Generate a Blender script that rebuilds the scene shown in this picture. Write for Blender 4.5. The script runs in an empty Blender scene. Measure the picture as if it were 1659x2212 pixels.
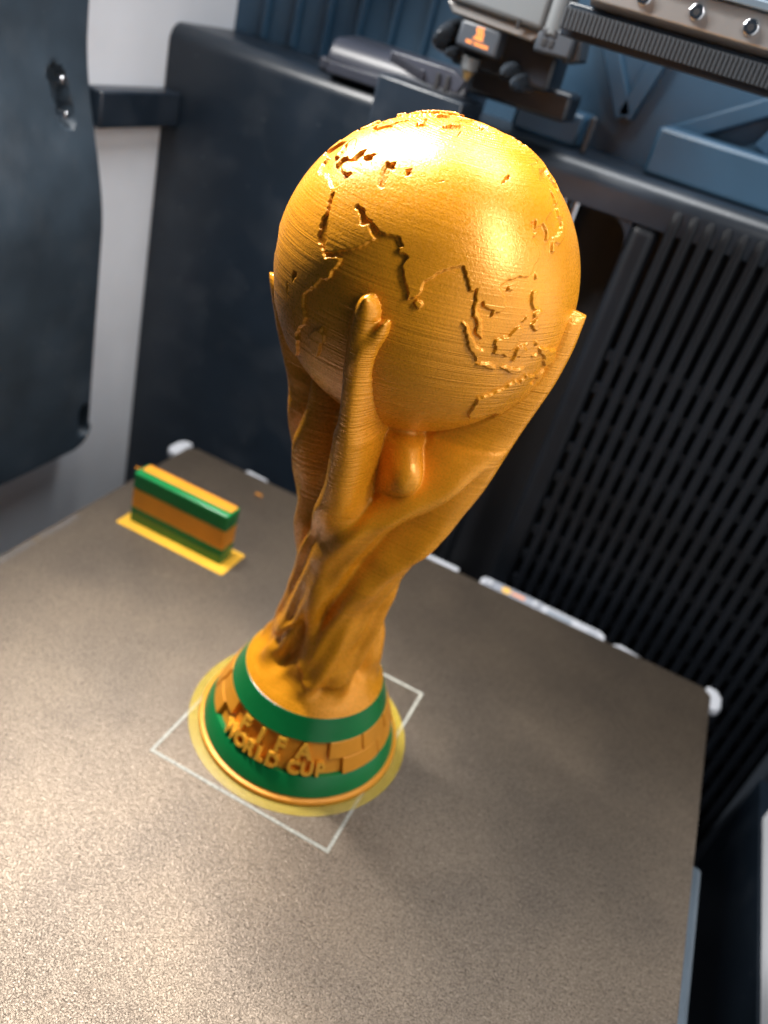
import bpy, bmesh, math, random
import numpy as np
from mathutils import Matrix, Vector, noise as mnoise

random.seed(7)
S = bpy.context.scene
COL = S.collection
MM = 0.001

# ------------------------------------------------------------------ camera
cam_d = bpy.data.cameras.new('camera')
cam = bpy.data.objects.new('camera', cam_d)
COL.objects.link(cam)
cam_d.sensor_fit = 'VERTICAL'
cam_d.sensor_height = 24.0
cam_d.lens = 24.0 * 1756.85 / 2212.0
cam_d.clip_start = 0.01
cam_d.clip_end = 20.0
Rm = ((0.8853207, -0.4104825, 0.2184293), (0.3918429, 0.4057179, -0.8257434), (0.2503325, 0.8166377, 0.5200351))
Cm = (66.486, -221.116, 246.041)
mw = Matrix([[Rm[i][0], Rm[i][1], Rm[i][2], Cm[i] * MM] for i in range(3)] + [[0, 0, 0, 1]])
cam.matrix_world = mw
cam_d.dof.use_dof = True
cam_d.dof.focus_distance = 0.203
cam_d.dof.aperture_fstop = 6.8
S.camera = cam

# ------------------------------------------------------------------ world / lights
w = bpy.data.worlds.new('World')
S.world = w
w.use_nodes = True
bg = w.node_tree.nodes['Background']
bg.inputs[0].default_value = (0.45, 0.70, 1.0, 1)
bg.inputs[1].default_value = 0.04


def area(name, loc, target, sx, sy, power, col, spread=180):
    d = bpy.data.lights.new(name, 'AREA')
    d.shape = 'RECTANGLE'
    d.size, d.size_y = sx * MM, sy * MM
    d.energy = power
    d.color = col
    d.spread = math.radians(spread)
    o = bpy.data.objects.new(name, d)
    COL.objects.link(o)
    o.location = Vector(loc) * MM
    dirv = (Vector(target) - Vector(loc)).normalized()
    o.rotation_euler = dirv.to_track_quat('-Z', 'Y').to_euler()
    return o


# the chamber's strip lamp along the upper left edge, and the room's light from the open front and top
area('chamber_strip_lamp', (-205, 50, 332), (0, 20, 60), 14, 330, 3.5, (1.0, 0.97, 0.93), 130)
area('right_strip_lamp', (196, -70, 322), (0, 0, 120), 34, 220, 0.5, (1.0, 0.96, 0.92), 140)
area('room_ceiling_lamp', (20, 150, 540), (0, 20, 80), 200, 110, 1.4, (0.96, 0.98, 1.0))

S.view_settings.view_transform = 'Standard'
S.view_settings.look = 'None'
S.view_settings.gamma = 1.0
S.view_settings.exposure = 0.0
S.render.resolution_x, S.render.resolution_y = 768, 1024


# ------------------------------------------------------------------ materials
def newmat(name):
    m = bpy.data.materials.new(name)
    m.use_nodes = True
    nt = m.node_tree
    return m, nt, nt.nodes['Principled BSDF']


def tex(nt, kind, vec_scale=(1, 1, 1), **kw):
    tc = nt.nodes.new('ShaderNodeTexCoord')
    mp = nt.nodes.new('ShaderNodeMapping')
    mp.inputs['Scale'].default_value = vec_scale
    nt.links.new(tc.outputs['Object'], mp.inputs['Vector'])
    t = nt.nodes.new(kind)
    nt.links.new(mp.outputs[0], t.inputs['Vector'])
    for k, v in kw.items():
        t.inputs[k].default_value = v
    return t


def bump(nt, bsdf, sources, strength=0.5, dist=0.0001):
    prev = None
    for t, st in sources:
        b = nt.nodes.new('ShaderNodeBump')
        b.inputs['Strength'].default_value = st
        b.inputs['Distance'].default_value = dist
        nt.links.new(t, b.inputs['Height'])
        if prev:
            nt.links.new(prev.outputs[0], b.inputs['Normal'])
        prev = b
    nt.links.new(prev.outputs[0], bsdf.inputs['Normal'])


def ramp(nt, src, stops):
    r = nt.nodes.new('ShaderNodeValToRGB')
    e = r.color_ramp.elements
    while len(e) < len(stops):
        e.new(0.5)
    for i, (p, c) in enumerate(stops):
        e[i].position = p
        e[i].color = (*c, 1)
    nt.links.new(src, r.inputs[0])
    return r


def plastic(name, col, rough=0.45, metal=0.0, grain=0.15, gscale=900, var=0.12, coat=0.0, spec=0.5, dist=0.0001, layers=0.0, dust=0.0):
    m, nt, b = newmat(name)
    n = tex(nt, 'ShaderNodeTexNoise', (1, 1, 1), Scale=35.0, Detail=4.0)
    c0 = tuple(c * (1 - var) for c in col)
    c1 = tuple(min(1, c * (1 + var)) for c in col)
    r = ramp(nt, n.outputs[0], [(0.3, c0), (0.7, c1)])
    src_col = r.outputs[0]
    if dust:
        vo = tex(nt, 'ShaderNodeTexVoronoi', (1, 1, 1), Scale=95.0, Randomness=1.0)
        fine = tex(nt, 'ShaderNodeTexNoise', (1, 1, 1), Scale=45.0, Detail=6.0)
        thr = ramp(nt, vo.outputs['Distance'], [(0.035, (1, 1, 1)), (0.075, (0, 0, 0))])
        smear = ramp(nt, fine.outputs[0], [(0.5, (0, 0, 0)), (0.8, (0.35, 0.35, 0.35))])
        ad = nt.nodes.new('ShaderNodeMath')
        ad.operation = 'MULTIPLY_ADD'
        nt.links.new(thr.outputs[0], ad.inputs[0])
        ad.inputs[1].default_value = 1.0
        nt.links.new(smear.outputs[0], ad.inputs[2])
        sc = nt.nodes.new('ShaderNodeMath')
        sc.operation = 'MULTIPLY'
        sc.inputs[1].default_value = dust
        nt.links.new(ad.outputs[0], sc.inputs[0])
        mx = nt.nodes.new('ShaderNodeMix')
        mx.data_type = 'RGBA'
        nt.links.new(sc.outputs[0], mx.inputs[0])
        nt.links.new(src_col, mx.inputs[6])
        mx.inputs[7].default_value = (0.35, 0.37, 0.40, 1)
        src_col = mx.outputs[2]
    nt.links.new(src_col, b.inputs['Base Color'])
    b.inputs['Roughness'].default_value = rough
    b.inputs['Metallic'].default_value = metal
    b.inputs['Specular IOR Level'].default_value = spec
    b.inputs['Coat Weight'].default_value = coat
    b.inputs['Coat Roughness'].default_value = 0.2
    g = tex(nt, 'ShaderNodeTexNoise', (1, 1, 1), Scale=gscale, Detail=2.0)
    src = [(g.outputs[0], grain)]
    if layers:
        l = tex(nt, 'ShaderNodeTexNoise', (25, 25, 1900), Scale=1.0, Detail=2.0)
        src.append((l.outputs[0], layers))
    bump(nt, b, src, dist=dist)
    return m


def silk(name, col, metal, rough, layer=0.6, grit=0.5):
    m, nt, b = newmat(name)
    n = tex(nt, 'ShaderNodeTexNoise', (1, 1, 1), Scale=60.0, Detail=5.0)
    r = ramp(nt, n.outputs[0], [(0.3, tuple(c * 0.88 for c in col)), (0.7, tuple(min(1, c * 1.1) for c in col))])
    nt.links.new(r.outputs[0], b.inputs['Base Color'])
    b.inputs['Metallic'].default_value = metal
    sp = tex(nt, 'ShaderNodeTexNoise', (1, 1, 1), Scale=1500.0, Detail=2.0)
    mr = nt.nodes.new('ShaderNodeMapRange')
    mr.inputs[1].default_value = 0.3
    mr.inputs[2].default_value = 0.7
    mr.inputs[3].default_value = rough - 0.1
    mr.inputs[4].default_value = rough + 0.1
    nt.links.new(sp.outputs[0], mr.inputs[0])
    nt.links.new(mr.outputs[0], b.inputs['Roughness'])
    b.inputs['Coat Weight'].default_value = 0.0
    b.inputs['Coat Roughness'].default_value = 0.22
    l1 = tex(nt, 'ShaderNodeTexNoise', (40, 40, 2100), Scale=1.0, Detail=1.0)
    l2 = tex(nt, 'ShaderNodeTexNoise', (14, 14, 820), Scale=1.0, Detail=3.0)
    gr = tex(nt, 'ShaderNodeTexNoise', (1, 1, 1), Scale=1700.0, Detail=2.5, Distortion=0.8)
    # layer lines show on walls and overhangs, a worm-like grain on faces that look up
    geo = nt.nodes.new('ShaderNodeNewGeometry')
    sep = nt.nodes.new('ShaderNodeSeparateXYZ')
    nt.links.new(geo.outputs['True Normal'], sep.inputs[0])
    k = nt.nodes.new('ShaderNodeMapRange')
    k.inputs[1].default_value, k.inputs[2].default_value = 0.55, -0.25
    k.inputs[3].default_value, k.inputs[4].default_value = 0.12, 1.0
    nt.links.new(sep.outputs[2], k.inputs[0])
    outs = []
    for t in (l2, l1):
        mu = nt.nodes.new('ShaderNodeMath')
        mu.operation = 'MULTIPLY'
        nt.links.new(t.outputs[0], mu.inputs[0])
        nt.links.new(k.outputs[0], mu.inputs[1])
        outs.append(mu.outputs[0])
    bump(nt, b, [(outs[0], layer), (outs[1], layer), (gr.outputs[0], grit)], dist=0.00032)
    return m


M = {}
M['gold'] = silk('gold_silk_filament', (0.78, 0.30, 0.011), 0.2, 0.30, 0.8, 0.28)
M['gold_letter'] = silk('lit_gold_filament', (0.84, 0.40, 0.035), 0.2, 0.4, 0.3, 0.2)  # the same gold, lightened to paint in the light the raised letters catch
M['yellow_film'] = silk('yellow_filament', (0.74, 0.40, 0.03), 0.1, 0.45, 0.2, 0.2)
M['gold_matte'] = silk('gold_filament', (0.74, 0.29, 0.018), 0.2, 0.42, 0.35, 0.3)
M['green'] = plastic('green_filament', (0.004, 0.165, 0.040), 0.24, grain=0.08, layers=0.3, coat=0.05, dist=0.00015)
M['black'] = plastic('black_plastic', (0.008, 0.014, 0.023), 0.36, grain=0.2, gscale=700, dust=0.12)
M['rib'] = plastic('satin_black_plastic', (0.0035, 0.005, 0.008), 0.5, grain=0.3, gscale=500, spec=0.3, var=0.3)
M['panel'] = plastic('blue_grey_black_plastic', (0.026, 0.040, 0.056), 0.5, grain=0.4, gscale=500, var=0.25, dust=0.15)
M['black_gloss'] = plastic('glossy_black_plastic', (0.022, 0.027, 0.034), 0.18, grain=0.02)
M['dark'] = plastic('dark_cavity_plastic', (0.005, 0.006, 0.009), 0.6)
M['haze_blue'] = plastic('hazed_dark_plastic', (0.028, 0.072, 0.125), 0.42, grain=0.1)  # dark plastic with the blue veil of lens haze painted into its colour
M['grey_dark'] = plastic('charcoal_plastic', (0.032, 0.040, 0.052), 0.45)
M['white_wall'] = plastic('pale_grey_plastic', (0.68, 0.71, 0.76), 0.5, grain=0.06, var=0.03)
M['white'] = plastic('white_plastic', (0.40, 0.42, 0.46), 0.45, grain=0.05, var=0.03)
M['label_grey'] = plastic('grey_label_print', (0.22, 0.25, 0.29), 0.5, var=0.05)
M['plate_print'] = plastic('faded_grey_print', (0.13, 0.13, 0.14), 0.5, var=0.2)
M['tag_grey'] = plastic('translucent_grey_tag', (0.24, 0.26, 0.30), 0.35, var=0.1)
M['orange'] = plastic('orange_print', (0.85, 0.27, 0.06), 0.5, var=0.05)
M['amber'] = plastic('amber_print', (0.72, 0.42, 0.08), 0.5, var=0.05)
M['metal'] = plastic('brushed_aluminium', (0.33, 0.325, 0.325), 0.42, metal=0.85, grain=0.1, var=0.05)
M['silver'] = plastic('silver_grey_casting', (0.10, 0.112, 0.122), 0.5, metal=0.1, grain=0.1, var=0.06)
M['steel'] = plastic('polished_steel', (0.72, 0.74, 0.78), 0.16, metal=1.0, grain=0.02, var=0.03)
M['lavender'] = plastic('grey_lavender_plastic', (0.030, 0.034, 0.048), 0.36, grain=0.05)
M['belt'] = plastic('dark_rubber', (0.018, 0.024, 0.032), 0.6)
M['brass'] = plastic('brass', (0.6, 0.42, 0.18), 0.3, metal=0.9, var=0.05)
M['blue_grey_metal'] = plastic('blue_grey_painted_metal', (0.12, 0.16, 0.20), 0.35, metal=0.3, grain=0.05)


def mat_brim():
    m, nt, b = newmat('thin_yellow_first_layer')
    n = tex(nt, 'ShaderNodeTexNoise', (1, 1, 1), Scale=500.0, Detail=3.0)
    r = ramp(nt, n.outputs[0], [(0.3, (0.60, 0.42, 0.03)), (0.7, (0.76, 0.56, 0.06))])
    nt.links.new(r.outputs[0], b.inputs['Base Color'])
    b.inputs['Roughness'].default_value = 0.4
    b.inputs['Alpha'].default_value = 0.33
    bump(nt, b, [(n.outputs[0], 0.4)], dist=0.0002)
    return m


M['brim'] = mat_brim()


def mat_chalk():
    m, nt, b = newmat('pale_printed_line')
    n = tex(nt, 'ShaderNodeTexNoise', (1, 1, 1), Scale=900.0, Detail=3.0)
    r = ramp(nt, n.outputs[0], [(0.3, (0.22, 0.22, 0.19)), (0.7, (0.46, 0.46, 0.40))])
    nt.links.new(r.outputs[0], b.inputs['Base Color'])
    b.inputs['Roughness'].default_value = 0.5
    bump(nt, b, [(n.outputs[0], 0.8)], dist=0.0003)
    return m


M['chalk'] = mat_chalk()


def mat_plate():
    m, nt, b = newmat('textured_bronze_sheet')
    v = tex(nt, 'ShaderNodeTexNoise', (1, 1, 1), Scale=1750.0, Detail=2.5, Distortion=1.0)
    v2 = tex(nt, 'ShaderNodeTexNoise', (1, 1, 1), Scale=600.0, Detail=3.0)
    st = tex(nt, 'ShaderNodeTexNoise', (1, 1, 1), Scale=22.0, Detail=5.0)
    r = ramp(nt, v.outputs[0], [(0.32, (0.09, 0.071, 0.054)), (0.66, (0.262, 0.213, 0.168))])
    r2 = ramp(nt, st.outputs[0], [(0.34, (0.78, 0.78, 0.79)), (0.62, (1.0, 0.985, 0.96))])
    mx = nt.nodes.new('ShaderNodeMix')
    mx.data_type = 'RGBA'
    mx.blend_type = 'MULTIPLY'
    mx.inputs[0].default_value = 1.0
    nt.links.new(r.outputs[0], mx.inputs[6])
    nt.links.new(r2.outputs[0], mx.inputs[7])
    nt.links.new(mx.outputs[2], b.inputs['Base Color'])
    b.inputs['Metallic'].default_value = 0.88
    b.inputs['Roughness'].default_value = 0.40
    bump(nt, b, [(v2.outputs[0], 0.35), (v.outputs[0], 0.6)], dist=0.0003)
    return m


M['plate'] = mat_plate()


# ------------------------------------------------------------------ mesh helpers (all millimetres)
class MB:
    def __init__(self):
        self.v, self.f = [], []

    def add(self, verts, faces):
        o = len(self.v)
        self.v += [tuple(p) for p in verts]
        self.f += [tuple(i + o for i in f) for f in faces]
        return self

    def box(self, x0, x1, y0, y1, z0, z1):
        vs = [(x, y, z) for z in (z0, z1) for y in (y0, y1) for x in (x0, x1)]
        return self.add(vs, [(0, 2, 3, 1), (4, 5, 7, 6), (0, 1, 5, 4), (2, 6, 7, 3), (0, 4, 6, 2), (1, 3, 7, 5)])

    def extrude(self, poly, axis, a, b):
        """poly: 2D points ccw in the plane of the two other axes, extruded from a to b along axis."""
        n = len(poly)

        def p(u, v, t):
            return {'x': (t, u, v), 'y': (u, t, v), 'z': (u, v, t)}[axis]
        vs = [p(u, v, a) for u, v in poly] + [p(u, v, b) for u, v in poly]
        fs = [tuple(range(n))[::-1], tuple(range(n, 2 * n))]
        fs += [(i, (i + 1) % n, n + (i + 1) % n, n + i) for i in range(n)]
        return self.add(vs, fs)

    def cyl(self, p0, p1, r0, r1=None, seg=24):
        r1 = r0 if r1 is None else r1
        p0, p1 = Vector(p0), Vector(p1)
        d = (p1 - p0).normalized()
        u = d.orthogonal().normalized()
        w_ = d.cross(u)
        vs = []
        for p, r in ((p0, r0), (p1, r1)):
            for i in range(seg):
                t = 2 * math.pi * i / seg
                vs.append(p + u * r * math.cos(t) + w_ * r * math.sin(t))
        fs = [tuple(range(seg))[::-1], tuple(range(seg, 2 * seg))]
        fs += [(i, (i + 1) % seg, seg + (i + 1) % seg, seg + i) for i in range(seg)]
        return self.add(vs, fs)

    def lathe(self, prof, seg=128, a0=0.0, a1=360.0):
        full = abs(a1 - a0 - 360) < 1e-6
        n = seg if full else seg + 1
        vs = [(r * math.cos(t), r * math.sin(t), z) for r, z in prof
              for t in (math.radians(a0 + (a1 - a0) * i / seg) for i in range(n))]
        fs = []
        for k in range(len(prof) - 1):
            for i in range(seg):
                j = (i + 1) % n
                fs.append((k * n + i, k * n + j, (k + 1) * n + j, (k + 1) * n + i))
        return self.add(vs, fs)

    def loft(self, rings):
        n = len(rings[0])
        vs = [p for r in rings for p in r]
        fs = [tuple(range(n))[::-1], tuple(range(len(vs) - n, len(vs)))]
        for k in range(len(rings) - 1):
            for i in range(n):
                j = (i + 1) % n
                fs.append((k * n + i, k * n + j, (k + 1) * n + j, (k + 1) * n + i))
        return self.add(vs, fs)

    def tube(self, pts, r, seg=8):
        pts = [Vector(p) for p in pts]
        rings = []
        for i, p in enumerate(pts):
            d = (pts[min(i + 1, len(pts) - 1)] - pts[max(i - 1, 0)]).normalized()
            u = d.cross(Vector((0.13, 0.31, 1))).normalized()
            w_ = d.cross(u)
            rings.append([p + (u * math.cos(2 * math.pi * k / seg) + w_ * math.sin(2 * math.pi * k / seg)) * r for k in range(seg)])
        return self.loft(rings)

    def mesh(self, name, origin=(0, 0, 0)):
        me = bpy.data.meshes.new(name)
        ox, oy, oz = origin
        me.from_pydata([((x - ox) * MM, (y - oy) * MM, (z - oz) * MM) for x, y, z in self.v], [], self.f)
        bm = bmesh.new()
        bm.from_mesh(me)
        bmesh.ops.recalc_face_normals(bm, faces=bm.faces)
        bm.to_mesh(me)
        bm.free()
        return me

    def build(self, name, mat, parent=None, bevel=0, bseg=2, smooth=None, origin=None):
        org = origin if origin is not None else (tuple(Vector(parent['org'])) if parent is not None and 'org' in parent else (0, 0, 0))
        me = self.mesh(name, org)
        me.materials.append(M[mat])
        o = bpy.data.objects.new(name, me)
        COL.objects.link(o)
        if parent is not None:
            o.parent = parent
        else:
            o.location = Vector(org) * MM
        o['org'] = org
        if bevel:
            bv = o.modifiers.new('bevel', 'BEVEL')
            bv.width = bevel * MM
            bv.segments = bseg
            bv.limit_method = 'ANGLE'
            bv.angle_limit = math.radians(40)
        if smooth or (smooth is None and bevel):
            shade(me, 40)
        return o


def shade(me, angle=40):
    me.polygons.foreach_set('use_smooth', [True] * len(me.polygons))
    try:
        me.set_sharp_from_angle(angle=math.radians(angle))
    except Exception:
        pass


def thing(name, label, cat, org=(0, 0, 0), group=None):
    o = bpy.data.objects.new(name, None)
    COL.objects.link(o)
    o.location = Vector(org) * MM
    o.empty_display_size = 0.01
    o['org'] = org
    return tag(o, label, cat, group)


def tag(o, label=None, cat=None, group=None, kind=None):
    for k, v in (('label', label), ('category', cat), ('group', group), ('kind', kind)):
        if v:
            o[k] = v
    return o


def struct(o, label=None):
    o['kind'] = 'structure'
    if label:
        o['label'] = label
    return o


def interp(z, pts):
    return np.interp(z, [p[0] for p in pts], [p[1] for p in pts])


def smooth_interp(z, pts):
    """monotone-ish smooth interpolation: linear table, then box-smoothed"""
    zz = np.linspace(pts[0][0] - 20, pts[-1][0] + 20, 1200)
    r = interp(zz, pts)
    k = np.hanning(61)
    k /= k.sum()
    rp = np.pad(r, 30, mode='edge')
    return np.interp(z, zz, np.convolve(rp, k, mode='valid'))


# ------------------------------------------------------------------ chamber (setting)
def chamber():
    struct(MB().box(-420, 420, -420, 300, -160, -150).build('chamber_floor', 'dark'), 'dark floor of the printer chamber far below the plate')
    struct(MB().box(-232, -223, -330, 240, -150, 345).build('left_wall', 'white_wall', bevel=1), 'pale grey inner side wall at the left')

    # back wall: moulded front with a rounded shelf edge, a tall recess and a ribbed vent
    bw = MB()
    bw.box(-222.6, -45, 180, 216, -150, 190)                       # left plain block
    arc = [(180 + 9 - 9 * math.cos(t), 199 + 9 * math.sin(t)) for t in np.linspace(0, math.pi / 2, 9)]
    bw.extrude([(180, 190)] + arc + [(240, 208), (240, 190)], 'x', -222.6, 218)
    root = struct(bw.build('back_wall', 'black', smooth=True), 'moulded black back wall of the chamber with a rounded shelf edge')
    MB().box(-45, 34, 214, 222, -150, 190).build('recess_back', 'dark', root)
    post = MB().box(32, 44.5, 180, 216, -150, 189.9)
    post.build('post', 'rib', root, bevel=4, bseg=4)
    # rounded inner corner of the recess
    fil = [(32, 190), (32, 178)] + [(32 - 12 + 12 * math.cos(t), 178 + 12 * math.sin(t)) for t in np.linspace(0, math.pi / 2, 9)]
    MB().extrude([(x, z) for x, z in fil], 'y', 181, 214).build('recess_corner', 'black', root, smooth=True)
    MB().box(44.5, 214, 187.5, 216, -150, 189.8).build('vent_back', 'rib', root)
    # ribs of the vent
    prof = [(190, -146), (178, -146), (178, 192)] + [(178 + 9 - 9 * math.cos(t), 194 + 9.5 * math.sin(t)) for t in np.linspace(0, math.pi / 2, 8)] + [(190, 203.5)]
    me = None
    for i in range(22):
        x = 49.5 + 7.5 * i
        if me is None:
            o = MB().extrude([(y, z) for y, z in prof], 'x', -2.3, 2.3).build('rib', 'rib', root, bevel=1.6, bseg=3)
            me = o.data
        else:
            o2 = o.copy()
            COL.objects.link(o2)
            o = o2
        o.location = (x * MM, 0, 0)
    for k in range(15):
        z = -118 + 17.5 * k
        MB().box(44.6, 213.5, 180.5, 189, z, z + 5.0).build('cross_bar', 'rib', root)
    MB().box(44.6, 213.5, 185, 192, 150, 189.7).build('vent_blank', 'rib', root)

    # upper wall behind the shelf
    uw = MB()
    uw.box(-222.6, 330, 240, 248, 190.5, 345)
    root2 = struct(uw.build('upper_back_wall', 'haze_blue'), 'dark upper back wall with blue haze in its colour behind the moving print head')
    MB().box(25, 218, 201, 239.8, 208.3, 229).build('motor_cover', 'haze_blue', root2, bevel=2)
    MB().box(-43, -9, 206, 239.8, 208.3, 223).build('cable_cover', 'haze_blue', root2, bevel=2)
    MB().box(-5.6, -2.4, 199, 202, 208.3, 224).build('guide_post', 'grey_dark', root2, bevel=0.8)
    for x in np.linspace(-205, -110, 6):
        MB().box(x, x + 3, 236, 239.9, 208.3, 344).build('stiffener', 'haze_blue', root2, bevel=1)
    for (xa, za, xb, zb) in ((30, 226, 88, 262), (-20, 262, 4, 226), (4, 226, 12, 262), (70, 230, 84, 262)):
        d = Vector((xb - xa, 0, zb - za)).normalized()
        n = Vector((-d.z, 0, d.x)) * 4
        MB().extrude([(xa + n.x, za + n.z), (xa - n.x, za - n.z), (xb - n.x, zb - n.z), (xb + n.x, zb + n.z)], 'y', 231, 239.7).build('brace', 'haze_blue', root2, bevel=0.8)

    # right wall: black lower lining, corner pillar and a pale panel
    struct(MB().box(211, 219, -330, 180, -150, -52).build('right_lining', 'black'), 'dark lower lining of the right side wall')
    struct(MB().box(212, 222, -330, 137, -51.8, 345).build('right_wall', 'white_wall', bevel=1), 'pale grey inner side wall at the lower right')
    pil = MB().box(210.5, 219, 166, 179.8, -149, 189)
    struct(pil.build('corner_pillar', 'grey_dark', bevel=2), 'dark upright pillar in the rear right corner of the chamber')


chamber()


# ------------------------------------------------------------------ left side panel with a bulge and finger slot
def side_panel():
    ys = np.concatenate([np.linspace(-300, 60, 40), np.linspace(62, 117.5, 38)])
    zs = np.linspace(-9, 330, 200)
    t = np.clip((zs - 112) / (200 - 112), 0, 1)
    xs = -204 - 15.5 * (t * t * (3 - 2 * t))
    root = thing('side_cover', 'dark curved side panel with an oblong finger slot on the pale left wall', 'panel', (-223, -90, -9))
    vs, n = [], len(ys)
    for z, x in zip(zs, xs):
        ymax = 117.5
        rc = 13.0
        if z < -9 + rc:
            ymax = 117.5 - rc + math.sqrt(max(0, rc * rc - (rc - (z + 9)) ** 2))
        for y in ys:
            yy = min(y, ymax) if y > 60 else y
            if y > 60:
                yy = 60 + (y - 60) * (ymax - 60) / 57.5
            # oblong slot near the free edge (a recess), and a small notch low down
            cy, c0, c1, rr = 97, 166, 180, 5.4
            d = math.hypot(yy - cy + (z - 173) * 0.22, max(c0 - z, 0, z - c1))
            dep = 9.0 * min(1, max(0, (rr - d) / 1.2))
            d2 = math.hypot(yy - 112, max(2 - z, 0, z - 14))
            dep = max(dep, 7.0 * min(1, max(0, (4.0 - d2) / 1.2)))
            e = (117.5 - yy) if z > 4 else 9
            rnd = 0 if e > 3 else 3 - math.sqrt(max(0, 9 - (3 - e) ** 2))
            vs.append((max(-222.5, x - dep - rnd), yy, z))
    fs = []
    for k in range(len(zs) - 1):
        for i in range(n - 1):
            fs.append((k * n + i, k * n + i + 1, (k + 1) * n + i + 1, (k + 1) * n + i))
    # rim back to the wall
    rim = [k * n + n - 1 for k in range(len(zs))][::-1] + [i for i in range(n)][::-1][1:]
    base = len(vs)
    for i in rim:
        vs.append((-222.7, vs[i][1], vs[i][2]))
    for k in range(len(rim) - 1):
        fs.append((rim[k], rim[k + 1], base + k + 1, base + k))
    MB().add(vs, fs).build('shell', 'panel', root, smooth=True)
    # small bolts in the slot
    for z in (165.5, 180):
        MB().cyl((-218.0, 97 - (z - 173) * 0.22, z), (-213.5, 97 - (z - 173) * 0.22, z), 1.7).build('bolt', 'steel', root, bevel=0.4)


side_panel()
tag(MB().box(-222.8, -211.5, 117.9, 179.7, 160, 176.8).build('side_rail', 'black', bevel=1.2, origin=(-217, 150, 160)),
    'flat black rail bridging the pale wall between side panel and back wall', 'rail')


# ------------------------------------------------------------------ vertical rod in the recess
def rod():
    r = thing('lead_screw', 'shiny upright steel rod in the dark recess behind the trophy', 'rod', (2, 199, -150))
    MB().cyl((2, 199, -150), (2, 199, 189), 2.6, seg=32).build('shaft', 'steel', r, smooth=True)
    MB().cyl((2, 199, -60), (2, 199, -44), 8, seg=32).build('nut', 'steel', r, bevel=0.8)
    MB().cyl((-4.2, 200.5, -150), (-4.2, 200.5, 189), 1.5, seg=24).build('guide_rod', 'steel', r, smooth=True)


rod()


# ------------------------------------------------------------------ purge chute, wiper
def chute():
    r = thing('purge_chute', 'dark square purge chute box on the back wall left of the globe top', 'chute', (-72, 165, 160))
    MB().extrude([(-92.5, 160), (-51, 160), (-51, 216.5), (-92.5, 217.5)], 'y', 150, 179.9).build('chute_box', 'black', r, bevel=1.2)
    ramp_ = []
    pts = [(178, 208.2), (178, 214)] + [(186 + 8 * math.cos(t), 214 + 10 * math.sin(t)) for t in np.linspace(math.pi, math.pi / 2, 8)] + [(206, 226), (214, 222), (214, 208.2)]
    MB().extrude(pts, 'x', -132, -60).build('ramp', 'lavender', r, bevel=1.5, bseg=3)
    MB().box(-139, -132.2, 184, 206, 208.2, 214).build('ramp_foot', 'lavender', r, bevel=1.5, bseg=3)
    w_ = thing('nozzle_wiper', 'grey toothed wiper strip along the top of the purge chute', 'wiper', (-75, 152, 218))
    MB().extrude([(-90, 223.2), (-90, 227), (-60, 227), (-54, 224), (-56, 219), (-72, 219)], 'y', 152, 157).build('strip', 'lavender', w_, bevel=0.5)
    for k in range(9):
        x = -88.5 + 1.9 * k
        zb = 219.5 + max(0, (7 - k) * 0.45)
        MB().box(x, x + 1.0, 149.8, 152.2, zb, zb + 4).build('tooth', 'lavender', w_, bevel=0.2)
    for x in (-66.5, -62):
        MB().extrude([(x, 218), (x + 2, 218), (x + 1.6, 224.5), (x + 0.2, 224.5)], 'y', 150.6, 152.4).build('blade', 'dark', w_, bevel=0.2)


chute()


# ------------------------------------------------------------------ print head
def ring_e(cx, cy, cz, rx, rz, seg=20, k=2.6, tilt=0.0):
    out = []
    for i in range(seg):
        t = 2 * math.pi * i / seg
        c, s = math.cos(t), math.sin(t)
        x = rx * math.copysign(abs(c) ** (2 / k), c)
        z = rz * math.copysign(abs(s) ** (2 / k), s)
        out.append((cx + x * math.cos(tilt) - z * math.sin(tilt), cy, cz + x * math.sin(tilt) + z * math.cos(tilt)))
    return out


def duct(cx, cz, rx, rz, tilt, y0, y1, root):
    rings = []
    for t in np.linspace(0, 1, 12):
        s = math.sqrt(max(0.02, 1 - (1 - t) ** 2.4)) if t < 0.999 else 1
        rings.append(ring_e(cx + 1.5 * t, y0 + (y1 - y0) * t, cz + 2 * t, rx * s, rz * s, tilt=tilt))
    MB().loft(rings).build('air_duct', 'black_gloss', root, smooth=True)


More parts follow.
